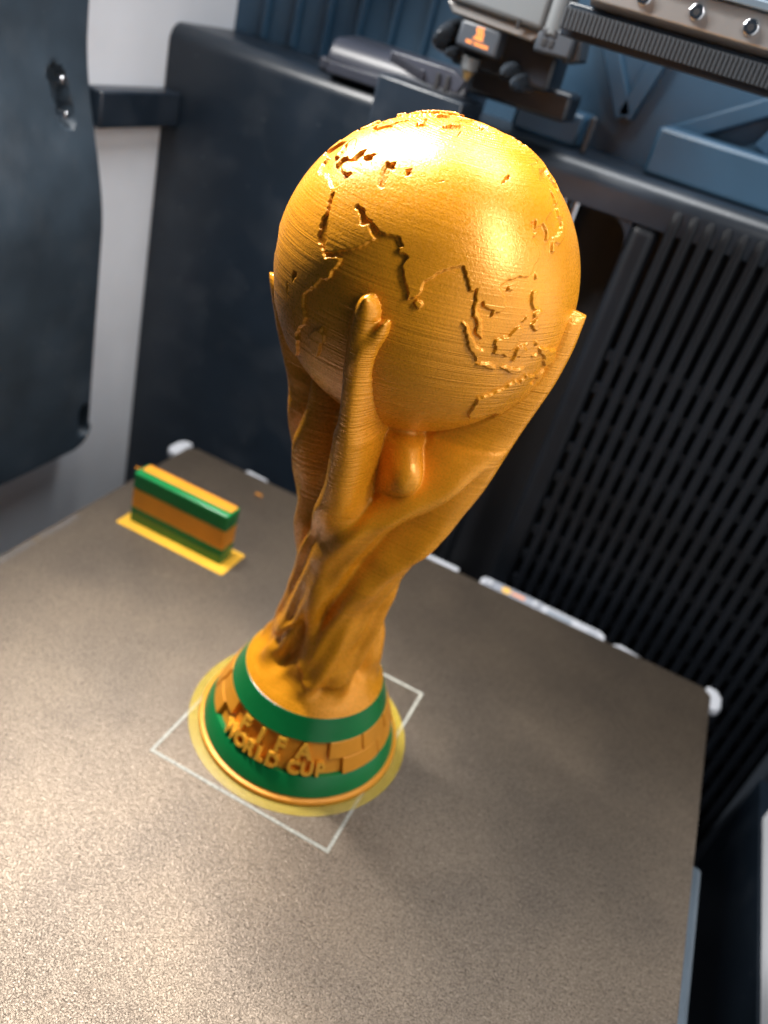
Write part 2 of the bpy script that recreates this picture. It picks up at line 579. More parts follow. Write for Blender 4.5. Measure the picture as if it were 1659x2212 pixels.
def toolhead():
    r = thing('toolhead', 'printer head with silver carriage and orange heat symbol above the globe', 'print head', (-45, 155, 224))
    MB().extrude([(-70, 251), (-26, 249), (-26, 292), (-70, 292)], 'y', 146, 178).build('carriage', 'silver', r, bevel=2.5, bseg=3)
    MB().extrude([(-66, 246.8), (-30, 245.2), (-26.5, 249.2), (-69.5, 250.8)], 'y', 149, 176).build('carriage_lip', 'metal', r, bevel=0.8)
    MB().box(-37.2, -36.2, 145.4, 147, 248, 251.5).build('carriage_notch', 'dark', r)
    MB().cyl((-23.2, 152, 249), (-23.2, 152, 292), 5.6, 5.6, 40).build('motor_housing', 'silver', r, bevel=0.8)
    MB().cyl((-23.2, 152, 247.5), (-23.2, 152, 248.9), 4.6, 4.6, 40).build('motor_collar', 'silver', r)
    MB().extrude([(-62, 236.3), (-43, 235.2), (-43.5, 246), (-61.5, 246.4)], 'y', 150, 176).build('face_cover', 'grey_dark', r, bevel=1.6, bseg=3)
    duct(-69.5, 237.5, 4.2, 8.0, -0.35, 146, 176, r)
    duct(-64.2, 232.5, 2.6, 3.4, -0.2, 148, 176, r)
    duct(-37.5, 232.0, 4.4, 4.8, 0.3, 146, 176, r)
    duct(-32.0, 229.0, 3.0, 4.4, 0.35, 144, 176, r)
    MB().box(-66, -20, 160, 185, 229, 247).build('body', 'black', r, bevel=2)
    MB().box(-60, -12, 176, 198, 219, 231).build('rear_bracket', 'black', r, bevel=2)
    MB().cyl((-55.5, 158, 233.5), (-55.5, 158, 228), 4.2, 3.4, 24).build('heater_block', 'silver', r, bevel=0.5)
    MB().cyl((-55.5, 158, 228), (-55.5, 158, 223), 2.6, 0.5, 24).build('nozzle', 'brass', r)
    c = MB().box(-28.5, -12.5, 147, 168, 242.3, 252.4).build('connector', 'grey_dark', r, bevel=1.6)
    for x in (-25.6, -22.6):
        for z in (245, 248.6):
            MB().box(x, x + 2.1, 146.6, 147.4, z, z + 2.9).build('socket', 'dark', c, bevel=0.2)
    MB().extrude([(-16, 241), (-9, 243.5), (-10.5, 251.5), (-15.5, 252.5)], 'y', 150, 166).build('connector_latch', 'grey_dark', c, bevel=1)
    # heat symbol: three wavy rising lines on a base, and a line of lettering below it (flat print)
    lg = MB()
    yf = 149.85
    for k in range(3):
        x0 = -53.6 + 1.15 * k
        pts = [(x0 + 0.45 * math.sin(t * 6.0) + 0.5 * t, 241.2 + 3.6 * t) for t in np.linspace(0, 1, 12)]
        for (xa, za), (xb, zb) in zip(pts[:-1], pts[1:]):
            lg.add([(xa - .38, yf, za), (xa + .38, yf, za), (xb + .38, yf, zb), (xb - .38, yf, zb)], [(0, 1, 2, 3)])
    lg.add([(-54.6, yf, 240.3), (-50.1, yf, 240.1), (-50.6, yf, 241.5), (-54.1, yf, 241.5)], [(0, 1, 2, 3)])
    lg.build('heat_symbol', 'orange', r)
    tx = MB()
    for k in range(11):
        if k == 3:
            continue
        x = -57.2 + 0.92 * k
        z = 238.3 - 0.05 * k
        tx.add([(x, yf, z), (x + .66, yf, z), (x + .66, yf, z + 1.25), (x, yf, z + 1.25)], [(0, 1, 2, 3)])
    tx.build('lettering', 'orange', r)


toolhead()


# ------------------------------------------------------------------ gantry rail with belt
def gantry():
    r = thing('gantry_beam', 'metal gantry rail with round bolts crossing the upper right corner', 'rail', (120, 130, 250))
    MB().extrude([(117, 263), (117, 272.5), (132, 272.5), (132, 261), (120, 261)], 'x', -6, 330).build('rail', 'metal', r, bevel=0.4)
    MB().box(-6.2, 330, 114.5, 136, 272.7, 275.5).build('top_flange', 'blue_grey_metal', r, bevel=0.5)
    MB().box(-14, 330, 122.5, 140, 250, 260.8).build('lower_beam', 'black', r, bevel=0.5)
    for k in range(11):
        x = 12 + 18.6 * k
        b = MB().cyl((x, 117.2, 267.6), (x, 115.4, 267.6), 2.7, 2.5, 28).build('bolt', 'steel', r, bevel=0.3)
        MB().cyl((x, 115.5, 267.6), (x, 115.2, 267.6), 1.2, 1.2, 6).build('socket', 'dark', b)
    b = thing('drive_belt', 'dark toothed drive belt running below the metal gantry rail', 'belt', (120, 120, 252))
    MB().box(-14, 330, 119.6, 120.8, 252.2, 259).build('band', 'belt', b)
    t = MB()
    for k in range(215):
        x = -14 + 1.6 * k
        t.box(x, x + 0.8, 119.0, 119.7, 252.4, 258.8)
    o = t.build('teeth', 'belt', b)
    o['kind'] = 'stuff'


gantry()


# ------------------------------------------------------------------ print bed and plate
def bed():
    r = thing('print_bed', 'print bed with white rear tabs and a white label strip under the bronze plate', 'print bed', (0, -10, -8))
    MB().box(-153, 158.5, -178, 143, -7, -1.2).build('slab', 'black', r, bevel=0.6)
    MB().box(-150, 155, -170, 150, -16, -7.2).build('carrier', 'dark', r, bevel=1)
    MB().box(150, 169.5, -300, 46, -26, -14).build('support_arm', 'blue_grey_metal', r, bevel=2)

    def tab(poly, name='stop_tab'):
        MB().extrude(poly, 'z', -4.5, -0.9).build(name, 'white', r, bevel=0.9, bseg=3)
    tab([(-119, 143.5), (-102.5, 143.5), (-103.5, 149.5), (-117.5, 150.5)])
    tab([(-7, 143.2), (19.5, 143.2), (18.5, 151.5), (-6, 151.5)])
    tab([(105.5, 143.2), (124.5, 143.2), (123, 148), (112, 151), (108, 148.5)])

    def corner(x, s):
        MB().extrude([(x - 4 * s, 134), (x + 2.4 * s, 134.5), (x + 4.2 * s, 138), (x + 4.2 * s, 146), (x + 1.5 * s, 151), (x - 4 * s, 151)], 'z', -6, -0.9).build('corner_tab', 'white', r, bevel=1.4, bseg=3)
    corner(-160.2, -1)
    corner(162.3, 1)
    st = MB().extrude([(31.8, 143.3), (103, 143.0), (103.4, 151.5), (100.8, 154.6), (33.4, 156), (31.4, 153)], 'z', -4.2, -1.3).build('label_strip', 'white', r, bevel=0.7, bseg=3)
    MB().box(34, 67.2, 145.6, 154.8, -1.25, -0.95).build('grey_tag', 'tag_grey', st, bevel=0.1)
    for x in (37, 63.6):
        MB().cyl((x, 150.8, -1), (x, 150.8, 0.5), 2.0, 1.7, 24).build('screw', 'white', st, bevel=0.3)
    MB().cyl((46.5, 150.8, -0.94), (46.5, 150.8, -0.75), 2.6, 2.6, 28).build('amber_mark', 'amber', st)
    mk = MB()
    for k in range(5):
        mk.box(50 + 1.5 * k, 51.1 + 1.5 * k, 149.6, 151.8, -0.94, -0.78)
    mk.build('orange_lettering', 'orange', st)
    MB().box(70.5, 84.5, 147.2, 152.4, -1.25, -1.15).build('grey_print', 'label_grey', st)
    lines = MB()
    for k in range(4):
        lines.box(93.5, 99, 145.6 + 1.9 * k, 146.3 + 1.9 * k, -1.25, -1.15)
    lines.box(86.5, 90, 146.3, 147.1, -1.25, -1.15)
    lines.box(88.5, 91.5, 151.5, 152.3, -1.25, -1.15)
    lines.build('print_lines', 'label_grey', st)


bed()


def plate():
    r = thing('build_plate', 'textured bronze build plate under the trophy', 'build plate', (0, -10, 0))
    poly = [(-152, -176), (157, -176), (160.2, -172), (160.2, 142), (156.5, 146), (-151, 146), (-155, 142), (-155, -172)]
    MB().extrude(poly, 'z', -0.9, 0.0).build('sheet', 'plate', r, bevel=0.2)
    tx = MB()
    y = -2.0
    rnd = random.Random(3)
    while y < 47:
        if abs(y - 20.5) < 1.6:
            y += 2.4
            continue
        h = rnd.uniform(1.0, 1.5)
        x0 = -153.6
        tx.box(x0, x0 + 2.6, y, y + 0.5, 0.02, 0.07)
        k = rnd.randint(0, 2)
        if k != 1:
            tx.box(x0, x0 + 0.5, y + 0.5, y + h, 0.02, 0.07)
        if k != 0:
            tx.box(x0 + 2.1, x0 + 2.6, y + 0.5, y + h, 0.02, 0.07)
        y += h + 0.75
    tx.build('lettering', 'plate_print', r)


plate()


# ------------------------------------------------------------------ square outline left on the plate
def outline():
    x0, x1, y0, y1, h, t = -37.5, 36.0, -44.8, 47.0, 0.14, 1.25

    def strip(ax, ay, bx, by):
        d = Vector((bx - ax, by - ay)).normalized()
        n = Vector((-d.y, d.x)) * t / 2
        L = math.hypot(bx - ax, by - ay)
        k = int(L / 2)
        vs, fs = [], []
        for i in range(k + 1):
            p = Vector((ax, ay)).lerp(Vector((bx, by)), i / k)
            wob = 1 + 0.35 * mnoise.noise(Vector((p.x * .5, p.y * .5, 1)))
            a, b = p + n * wob, p - n * wob
            vs += [(a.x, a.y, 0.03), (b.x, b.y, 0.03), (b.x, b.y, h), (a.x, a.y, h)]
        for i in range(k):
            o = i * 4
            for j in range(4):
                fs.append((o + j, o + (j + 1) % 4, o + 4 + (j + 1) % 4, o + 4 + j))
        fs += [(0, 1, 2, 3), (k * 4 + 3, k * 4 + 2, k * 4 + 1, k * 4)]
        return vs, fs
    r = thing('line_square', 'thin pale square outline on the plate around the trophy foot', 'outline', (0, 0, 0))
    e = t / 2
    for a in ((x0 - e, y0, x1 + e, y0), (x1, y0 + e, x1, y1 - e), (x1 + e, y1, x0 - e, y1), (x0, y1 - e, x0, y0 + e)):
        vs, fs = strip(*a)
        MB().add(vs, fs).build('side_line', 'chalk', r)


outline()


# ------------------------------------------------------------------ trophy
GC, GR = 182.8, 42.4

LAND = {
 'africa': [(-17,15),(-16,20),(-13,27),(-9,32),(-6,35.8),(0,36),(10,37.3),(11,34),(15,32.3),(20,31),(20.5,32.8),(25,31.7),(29,31),(32.3,31.2),(32.5,30),(34,27),(35.5,24),(37,21),(37.3,18.5),(39,15.5),(41,13.5),(43,11.8),(44.5,10.5),(47,11.2),(51,12),(51,10.4),(48,5),(45,2),(42,-1),(39.5,-4.5),(39,-7),(40.5,-11),(40.7,-15),(37,-17.8),(35,-20),(35.5,-24),(33,-26),(32.5,-28.5),(29,-32.5),(25.5,-34),(20,-34.8),(18.2,-33),(17,-29),(14.5,-23),(12,-17),(13.5,-12),(12,-6),(9.3,-2),(9.5,3.5),(5,6),(-2,5),(-7.5,4.4),(-13,8.5)],
 'eurasia': [(32.5,31.2),(34.3,31.3),(35.8,35.5),(36,36.8),(32,36.2),(28,36.7),(26.5,39),(29,41),(35,42),(41.5,41.5),(38,44.5),(39,47),(35,45.5),(33.5,44.5),(31,46.5),(28.5,44),(28,41.5),(23.5,40.5),(23,37),(21,38),(19.5,41.5),(14,45.3),(12.5,44.5),(18,40.2),(16,38.2),(12.5,42),(9,44.3),(3.5,43.2),(0,40),(-2,37),(-6,36.3),(-9,38),(-9,43),(-1.5,43.5),(-1.5,46),(-4.5,48.4),(1.5,50.5),(8,54),(8.5,57),(10.5,57),(10.5,54.5),(19,54.5),(21,57),(24,59.3),(29.5,60),(22.5,60),(21.5,63),(25,65.5),(21.5,65.5),(17.5,61),(18.5,59.5),(14.5,55.5),(12.5,56),(11,59),(7,58),(5,61),(12,66),(20,70),(28,71),(40,67.5),(33,66.5),(38,64.3),(44,66.5),(46,68),(54,68.5),(60,69),(68,69),(67,72.5),(73,71.5),(73,67),(75,72),(82,72.5),(90,75),(104,77.5),(113,74),(128,72.5),(140,72.5),(160,69.8),(170,69.5),(180,69),(180,65),(178,62.5),(170,60),(163,58.5),(162,55),(157,51.2),(156,57),(163,61.5),(155,59.3),(143,59.3),(135.5,54.7),(141,53),(140.5,48),(135,43.5),(131,42.8),(127.5,39.8),(129.3,37),(129,35.2),(126.3,34.5),(126.7,37.5),(125,39.5),(121.5,39),(121.8,40.8),(118,39),(119,37.3),(122.4,37.2),(119.3,35),(121.8,31.5),(121.8,28.5),(119,25.5),(116,22.8),(110.5,21),(108.5,21.6),(106,19),(108.8,15.5),(109.2,12),(106.8,10.4),(104.8,8.7),(105,10.4),(102.5,12),(100.8,13.4),(99.5,11),(100.3,8.3),(103,5.5),(103.5,1.5),(101,3),(100.2,6.3),(98.4,8.3),(98.6,13),(97.5,16.5),(95.3,15.8),(94.2,18.5),(91.8,22.4),(88.5,21.8),(86.8,20.5),(82.3,16.7),(80.1,15),(80.2,12.5),(79,9.4),(77.5,8.1),(76,10.8),(74.5,14),(73,17.5),(72.7,20.8),(70.5,20.9),(69,22.4),(70,23),(67,24.8),(61.6,25.1),(57.2,26),(56.5,27),(53,26.8),(50.8,29.2),(48.5,30),(48,29.3),(50,26.5),(51.5,25),(51.6,24.3),(54.3,24.2),(56.3,26.2),(56.6,24.3),(59.8,22.5),(57.8,19),(55.3,17.4),(52,15.5),(45,12.8),(43.4,12.8),(42.8,16.3),(39.2,21.3),(37,25),(34.9,29.4),(34.2,27.8),(32.7,29.8)],
 'sri': [(79.8,8),(80.2,9.7),(81.8,7.5),(81,6),(80,6.3)],
 'madagascar': [(49.3,-12),(50.4,-15.6),(47.2,-25),(44.5,-25),(43.3,-22),(44.4,-16.2)],
 'sumatra': [(95.3,5.6),(98,4),(103.5,-1),(105.9,-3),(105.8,-5.8),(104,-5),(101,-2),(98.7,1.8)],
 'java': [(105.2,-6.6),(108.5,-6.5),(112.7,-6.8),(114.4,-8.5),(108,-8)],
 'lesser': [(115,-8.2),(119,-8.2),(123,-8.1),(127,-8.4),(124,-10),(119,-9.4)],
 'borneo': [(109,1.5),(111.5,2.5),(114.5,4.8),(117,7),(119,5),(117.5,1),(116,-4),(114.5,-4),(110.2,-2.8)],
 'sulawesi': [(119,-5.5),(119.5,0),(121,1),(125,1.5),(121,.4),(123.3,-1),(121.5,-2),(122.8,-4.5),(120.7,-3),(120.4,-5.6)],
 'halmahera': [(127.5,2),(128.6,1),(128,-.8),(127.4,0)],
 'seram': [(128,-3),(130.8,-3),(129.5,-3.8)],
 'luzon': [(120.1,16),(120.7,18.5),(122.3,18.4),(121.8,15),(124,13),(121,13.6)],
 'mindanao': [(122,7),(123.5,8.6),(125.5,9.7),(126.5,7.5),(125.5,5.7),(124,6.6)],
 'visayas': [(122,11.7),(125.5,12.2),(125,10),(122.5,9.3)],
 'palawan': [(117.2,8.4),(119.4,11),(119.6,10.4),(117.6,8.2)],
 'hainan': [(108.7,19.2),(110.5,20.1),(110.8,18.9),(109,18.3)],
 'taiwan': [(120,23),(121.5,25.3),(121,22)],
 'honshu': [(130,31.5),(131.8,31.5),(132,33.8),(136,33.5),(140.5,35.5),(142,39.5),(141,41.5),(140,39.5),(136.8,37),(132.5,35.5),(130,33.5)],
 'hokkaido': [(140,42),(141.7,45.4),(145.3,43.5),(143.2,42)],
 'sakhalin': [(142,46.5),(143,53.5),(144.5,49),(143.5,46.8)],
 'guinea': [(131,-1),(134.2,-1),(138,-1.7),(145,-4.5),(150.5,-10.5),(147,-9.5),(143,-9),(138,-8.2),(137,-5),(133,-3.7)],
 'australia': [(113.5,-22),(114,-26),(115.7,-32),(118,-35),(124,-33),(129,-31.7),(134,-33),(138,-35),(140.5,-38),(146.5,-39),(150,-37),(153.4,-29),(153,-25),(149,-21),(146,-18.8),(145.3,-15),(142.5,-10.8),(141,-14),(140.5,-17.5),(136,-15.5),(136.8,-12),(131,-12),(129,-15),(126,-14),(122.3,-18),(117,-20.7)],
 'britain': [(-5,50),(1,51.2),(1.5,52.8),(-2,56),(-3,58.5),(-5.5,57.5),(-3,54)],
 'iceland': [(-24,65),(-20,66.3),(-14,65),(-19,63.4)],
 'novaya': [(52,71),(56,74),(67,77),(68,76.3),(58,73),(57,70.7)],
 'sever': [(95,79),(100,81),(105,78.7),(100,78)],
 'svalbard': [(11,79),(20,80.2),(27,80),(17,76.7)],
 'greenland': [(-55,66),(-52,70),(-60,76),(-70,77),(-60,82),(-30,83.5),(-18,80),(-20,74),(-30,68),(-43,60)],
 'namerica': [(-168,66),(-155,71),(-125,70),(-95,72),(-85,69),(-95,60),(-80,52),(-78,62),(-65,59),(-55,52),(-65,45),(-75,38),(-81,31),(-82,26),(-90,30),(-97,26),(-95,18),(-87,21),(-83,10),(-79,8),(-95,16),(-106,22),(-115,31),(-124,40),(-125,49),(-140,60),(-158,57),(-165,61)],
 'samerica': [(-78,8),(-62,10),(-50,0),(-35,-7),(-39,-15),(-48,-26),(-57,-36),(-65,-43),(-69,-54),(-75,-48),(-71,-20),(-81,-5)],
 'antarctica': [(-180,-72),(-120,-73),(-60,-66),(0,-70),(60,-67),(120,-66),(180,-72),(180,-90),(-180,-90)],
}
LAKES = [[(47.5,45),(51,47),(53,45),(51,44.5),(52.8,41),(53.8,37),(50,37.4),(49.5,40.3)],
         [(58.5,45),(60.5,46.8),(61.6,45),(60,43.6)], [(104,51.5),(109.5,55.6),(110,54.6),(106,51.6)],
         [(31.8,-2.4),(34,-.2),(33.8,.4),(31.8,.2)], [(74,45.5),(78.5,46.8),(76,46)], [(29.5,-4),(30.3,-8.3),(29.2,-6)], [(34.1,-10),(34.9,-14),(34.4,-12)]]


def land_mask(nx, ny):
    lon = -180 + 360 * (np.arange(nx) + .5) / nx
    lat = -90 + 180 * (np.arange(ny) + .5) / ny
    LO, LA = np.meshgrid(lon, lat)
    # coast roughness: warp the lookup with a few incommensurate waves
    a, b = np.radians(LO), np.radians(LA)
    wx = .5 * np.sin(23 * a + 3 * np.sin(17 * b)) + .35 * np.sin(61 * a + 41 * b) + .22 * np.sin(97 * b - 131 * a)
    wy = .5 * np.sin(29 * b + 2 * np.sin(19 * a)) + .35 * np.sin(53 * b - 37 * a) + .22 * np.sin(109 * a + 89 * b)
    LO2, LA2 = LO + wx * .8, LA + wy * .8

    def inside(poly):
        px, py = np.array([p[0] for p in poly], float), np.array([p[1] for p in poly], float)
        out = np.zeros(LO.shape, bool)
        rows = np.where((lat > py.min() - 2) & (lat < py.max() + 2))[0]
        cols = np.where((lon > px.min() - 2) & (lon < px.max() + 2))[0]
        if len(rows) == 0 or len(cols) == 0:
            return out
        sl = (slice(rows[0], rows[-1] + 1), slice(cols[0], cols[-1] + 1))
        X, Y = LO2[sl], LA2[sl]
        c = np.zeros(X.shape, bool)
        n = len(px)
        for i in range(n):
            j = i - 1
            if py[i] == py[j]:
                continue
            cond = ((py[i] > Y) != (py[j] > Y)) & (X < (px[j] - px[i]) * (Y - py[i]) / (py[j] - py[i]) + px[i])
            c ^= cond
        out[sl] = c
        return out
    m = np.zeros(LO.shape, bool)
    for p in LAND.values():
        m |= inside(p)
    for p in LAKES:
        m &= ~inside(p)
    return m


def grid_mesh(name, verts, nu, nv, wrap=True):
    """verts: (nv, nu, 3) metres; quads, wrapped in u"""
    me = bpy.data.meshes.new(name)
    n = nu * nv
    me.vertices.add(n)
    me.vertices.foreach_set('co', verts.reshape(-1).astype(np.float32))
    i = np.arange(nu if wrap else nu - 1)
    j = np.arange(nv - 1)
    I, J = np.meshgrid(i, j)
    I2 = (I + 1) % nu
    q = np.stack([J * nu + I, J * nu + I2, (J + 1) * nu + I2, (J + 1) * nu + I], -1).reshape(-1)
    nq = len(q) // 4
    me.loops.add(nq * 4)
    me.loops.foreach_set('vertex_index', q.astype(np.int32))
    me.polygons.add(nq)
    me.polygons.foreach_set('loop_start', np.arange(nq, dtype=np.int32) * 4)
    me.polygons.foreach_set('use_smooth', np.ones(nq, bool))
    me.update(calc_edges=True)
    me.validate()
    return me


def globe(root):
    nx, ny, ss = 1200, 600, 3
    m = land_mask(nx * ss, ny * ss).astype(float)
    m = m.reshape(ny, ss, nx, ss).mean(axis=(1, 3))
    rs = np.random.RandomState(4)
    lat = -90 + 180 * (np.arange(ny) + .5) / ny
    lat[0], lat[-1] = -89.95, 89.95
    lon = -180 + 360 * (np.arange(nx) + .5) / nx
    LO, LA = np.meshgrid(np.radians(lon - 154.3), np.radians(lat))
    rough = rs.rand(ny, nx)
    rough = (rough + np.roll(rough, 1, 0) + np.roll(rough, 1, 1) + np.roll(rough, -1, 1)) / 4 - .5
    top = np.clip((np.degrees(LA) - 50) / 35, 0, 1)
    coast = 4 * m * (1 - m)
    h = 0.8 * m + rough * (0.2 * coast + 0.10 * top + 0.7 * top * top * np.clip((np.degrees(LA) - 63) / 10, 0, 1) * .6)
    # layer terraces where the shell runs nearly level
    R = GR + h
    Z = R * np.sin(LA)
    zq = np.round(Z / .4) * .4
    Z = Z + (zq - Z) * np.clip((np.degrees(LA) - 48) / 25, 0, 1) * .55
    P = np.stack([R * np.cos(LA) * np.cos(LO), R * np.cos(LA) * np.sin(LO), Z], -1) * MM
    P[..., 2] += GC * MM
    me = grid_mesh('globe', P, nx, ny)
    me.materials.append(M['gold'])
    o = bpy.data.objects.new('globe', me)
    COL.objects.link(o)
    o.parent = root
    return o


def stem(root):
    nu, nv = 540, 380
    z = np.linspace(31.6, 192, nv)
    th = np.radians(-180 + 360 * np.arange(nu) / nu)
    TH, Z = np.meshgrid(th, z)
    core = smooth_interp(Z, [(28, 27.6), (31.6, 26.4), (35, 23.4), (40, 20.6), (47, 18.0), (60, 15.8), (75, 14.4), (90, 14.4), (106, 15.4), (120, 16.8), (132, 18.2), (140, 18.8), (148, 20.5)])
    core[Z < 34] = np.interp(Z[Z < 34], [31.6, 34], [26.4, 24.4])
    gs = np.sqrt(np.maximum(GR ** 2 - (Z - GC) ** 2, 0.01))
    f = np.clip((Z - 141.5) / 5.0, 0, 1)
    f = f * f * (3 - 2 * f)
    above = np.where(Z > 147, gs - 1.6, core)
    core = core * (1 - f) + np.minimum(core, gs - 1.6) * f
    core = np.where(Z > 147, above, core)
    twist = np.radians(0.85) * np.clip(136 - Z, 0, None) * np.clip((136 - Z) / 40, 0, 1) ** .3

    def wrap(a):
        return (a + np.pi) % (2 * np.pi) - np.pi
    ribs = [
        ([(31, -158), (45, -144), (60, -126), (80, -106), (100, -94), (118, -89), (150, -88), (190, -89)], 187.5, [(31.6, 26.4), (40, 21.5), (60, 18.5), (80, 19.5), (100, 23.5), (115, 28.0), (130, 33.0), (145, 38.0), (160, 42.2), (175, 45.6), (188, 46.6)], [(35, 8), (70, 9), (100, 7.0), (125, 5.0), (150, 3.9), (190, 3.8)]),
        ([(165, -90), (172, -87), (183, -81.5), (190, -81.5)], 183.0, [(150, 20), (163, 38), (170, 44.5), (180, 45.6), (185, 45.4)], [(160, 3), (175, 2.7), (190, 2.5)]),
        ([(31, -75), (60, -50), (74, -38), (89, -28), (106, -16), (130, -6), (150, -2), (190, -1)], 190.0, [(31.6, 26.4), (40, 23.0), (57, 21.5), (74, 20.0), (89, 22.8), (106, 29.2), (132, 37.0), (152, 40.8), (169, 44.6), (180, 45.8), (190, 45.6)], [(35, 9), (70, 10), (100, 11), (118, 8.5), (132, 6.0), (150, 5.2), (190, 4.6)]),
        ([(80, -98), (95, -84), (107, -68), (120, -44), (132, -24), (142, -10), (150, -4)], 146.0, [(31, 15), (70, 16), (85, 19.5), (95, 22.8), (107, 27.0), (120, 30.0), (132, 34.5), (146, 38.5)], [(35, 8), (85, 9), (107, 7.5), (125, 5.5), (150, 5)]),
        (93, 188.0, [(31.6, 26.4), (40, 21.5), (60, 18.5), (80, 19.5), (100, 23.0), (115, 28.0), (130, 33.0), (145, 38.5), (160, 42.2), (175, 45.2), (188, 46.2)], [(35, 8), (70, 10), (100, 10), (125, 8), (150, 5.5), (190, 4.8)]),
        (-166, 172.0, [(31.6, 26.4), (40, 21.5), (51, 18.0), (73, 17.2), (94, 21.9), (111, 26.6), (122, 27.6), (138, 31.0), (147, 35), (156, 39), (172, 44.8)], [(35, 9), (70, 9), (100, 8), (125, 7), (150, 5.5), (172, 4.5)]),
        ([(31, -215), (60, -190), (90, -160), (120, -142), (136, -138), (150, -136)], 150.0, [(31, 20), (60, 16.0), (90, 19.0), (115, 24.0), (128, 26.0), (141, 26), (150, 27)], [(35, 5), (90, 5.5), (115, 5), (141, 4)]),
    ]
    add = np.zeros_like(Z)
    for az, zt, prof, wid in ribs:
        P = smooth_interp(Z, prof)
        W = smooth_interp(Z, wid)
        cap = np.clip((Z - (zt - 6)) / 6, 0, 1)
        W = W * np.sqrt(np.maximum(1 - cap ** 2, 1e-4))
        centre = np.radians(az) - twist if not isinstance(az, list) else np.radians(smooth_interp(Z, az))
        d = wrap(TH - centre) * np.maximum(core, 12)
        g = np.exp(-np.abs(d / W) ** 2.5)
        g[Z > zt] = 0
        low = np.clip((Z - 33) / 10, 0, 1)
        new = np.maximum(P - core, 0) * g * low
        # soft maximum, so that ribs run into each other without a crease
        kk = 2.5
        hh = np.clip(.5 + .5 * (new - add) / kk, 0, 1)
        sm = add * (1 - hh) + new * hh + kk * hh * (1 - hh) * np.minimum(1, np.minimum(add, new) / 1.5)
        add = sm
    # smaller folds between the ribs, running along the same spiral
    ph = TH + twist
    fade = np.clip((Z - 35) / 10, 0, 1) * np.clip((150 - Z) / 35, 0, 1)
    folds = 1.2 * np.cos(8 * ph + .6) + 0.55 * np.cos(13 * ph - Z * .05) + 0.5 * np.cos(5 * ph + Z * .11) + 0.35 * np.cos(21 * ph + Z * .07)
    # rounded buds under the globe between the ribs
    bud = np.zeros_like(Z)
    for az, zc in ((-50, 133.0), (45, 132), (140, 132)):
        d = wrap(TH - np.radians(az)) * 27
        bud = np.maximum(bud, 11.0 * np.exp(-np.sqrt((d / 7.4) ** 2 + ((Z - zc) / 8.6) ** 2) ** 2.8))
    bud = np.maximum(bud - add, 0)
    R = core + add + folds * fade + bud
    rs = np.random.RandomState(9)
    X, Y = R * np.cos(ph), R * np.sin(ph)
    lump = np.zeros_like(Z)
    for wl, amp, cnt in ((30, .36, 10), (15, .11, 14), (8, .03, 16)):
        for _ in range(cnt):
            kv = rs.normal(size=3)
            kv *= 2 * np.pi / wl / np.linalg.norm(kv)
            lump += amp * np.sin(kv[0] * X + kv[1] * Y + kv[2] * .7 * Z + rs.rand() * 6.28)
    R += lump * np.clip((Z - 34) / 8, 0, 1) * np.clip((146 - Z) / 30, 0, 1)
    # drapery around the foot
    foot = np.exp(-((Z - 42) / 8) ** 2)
    R += foot * (0.8 * np.cos(7 * TH + .25 * Z) + .6 * np.cos(11 * TH - .3 * Z + 1)) * np.clip((Z - 33) / 5, 0, 1)
    Pp = np.stack([R * np.cos(TH), R * np.sin(TH), Z], -1) * MM
    me = grid_mesh('stem', Pp, nu, nv)
    me.materials.append(M['gold'])
    o = bpy.data.objects.new('stem', me)
    COL.objects.link(o)
    o.parent = root
    return o


def rb(z):
    return 38.3 + (z - 2.3) * (26.4 - 38.3) / 29.3


def letters(root):
    rows = [('FIFA', [-108.6, -95.2, -80.6, -64.8], 16.9, 5.5, 8.2), ('WORLDCUP', [-115.9, -106.4, -98.2, -90.6, -82.6, -69.4, -61.2, -52.9], 11.2, 4.9, 7.2)]
    slope = math.atan2(11.9, 29.3)
    for txt, azs, zb, hz, size in rows:
        for ch, az in zip(txt, azs):
            cu = bpy.data.curves.new('glyph', 'FONT')
            cu.body = ch
            cu.size = 1.0
            cu.extrude = 0.5
            cu.offset = 0.035
            cu.align_x = 'CENTER'
            cu.resolution_u = 4
            to = bpy.data.objects.new('glyph', cu)
            COL.objects.link(to)
            bpy.context.view_layer.update()
            me = bpy.data.meshes.new_from_object(to.evaluated_get(bpy.context.evaluated_depsgraph_get()))
            bpy.data.objects.remove(to)
            bpy.data.curves.remove(cu)
            xs = [v.co.x for v in me.vertices]
            ymin = min(v.co.y for v in me.vertices)
            ymax = max(v.co.y for v in me.vertices)
            xc = (min(xs) + max(xs)) / 2
            for v in me.vertices:
                u = (v.co.x - xc) * size * (0.92 if len(txt) == 8 else 1.0)
                zz = zb + (v.co.y - ymin) / (ymax - ymin) * hz
                depth = -2.2 if v.co.z < 0 else 0.9
                r_ = rb(zz) + depth * math.cos(slope)
                a = math.radians(az) + u / rb(zb + 2)
                v.co = Vector((r_ * math.cos(a), r_ * math.sin(a), zz + depth * math.sin(slope))) * MM
            me.name = 'letter'
            me.materials.clear()
            me.materials.append(M['gold_letter'])
            o = bpy.data.objects.new('letter', me)
            o['label'] = 'raised gold letter %s' % ch
            COL.objects.link(o)
            o.parent = root


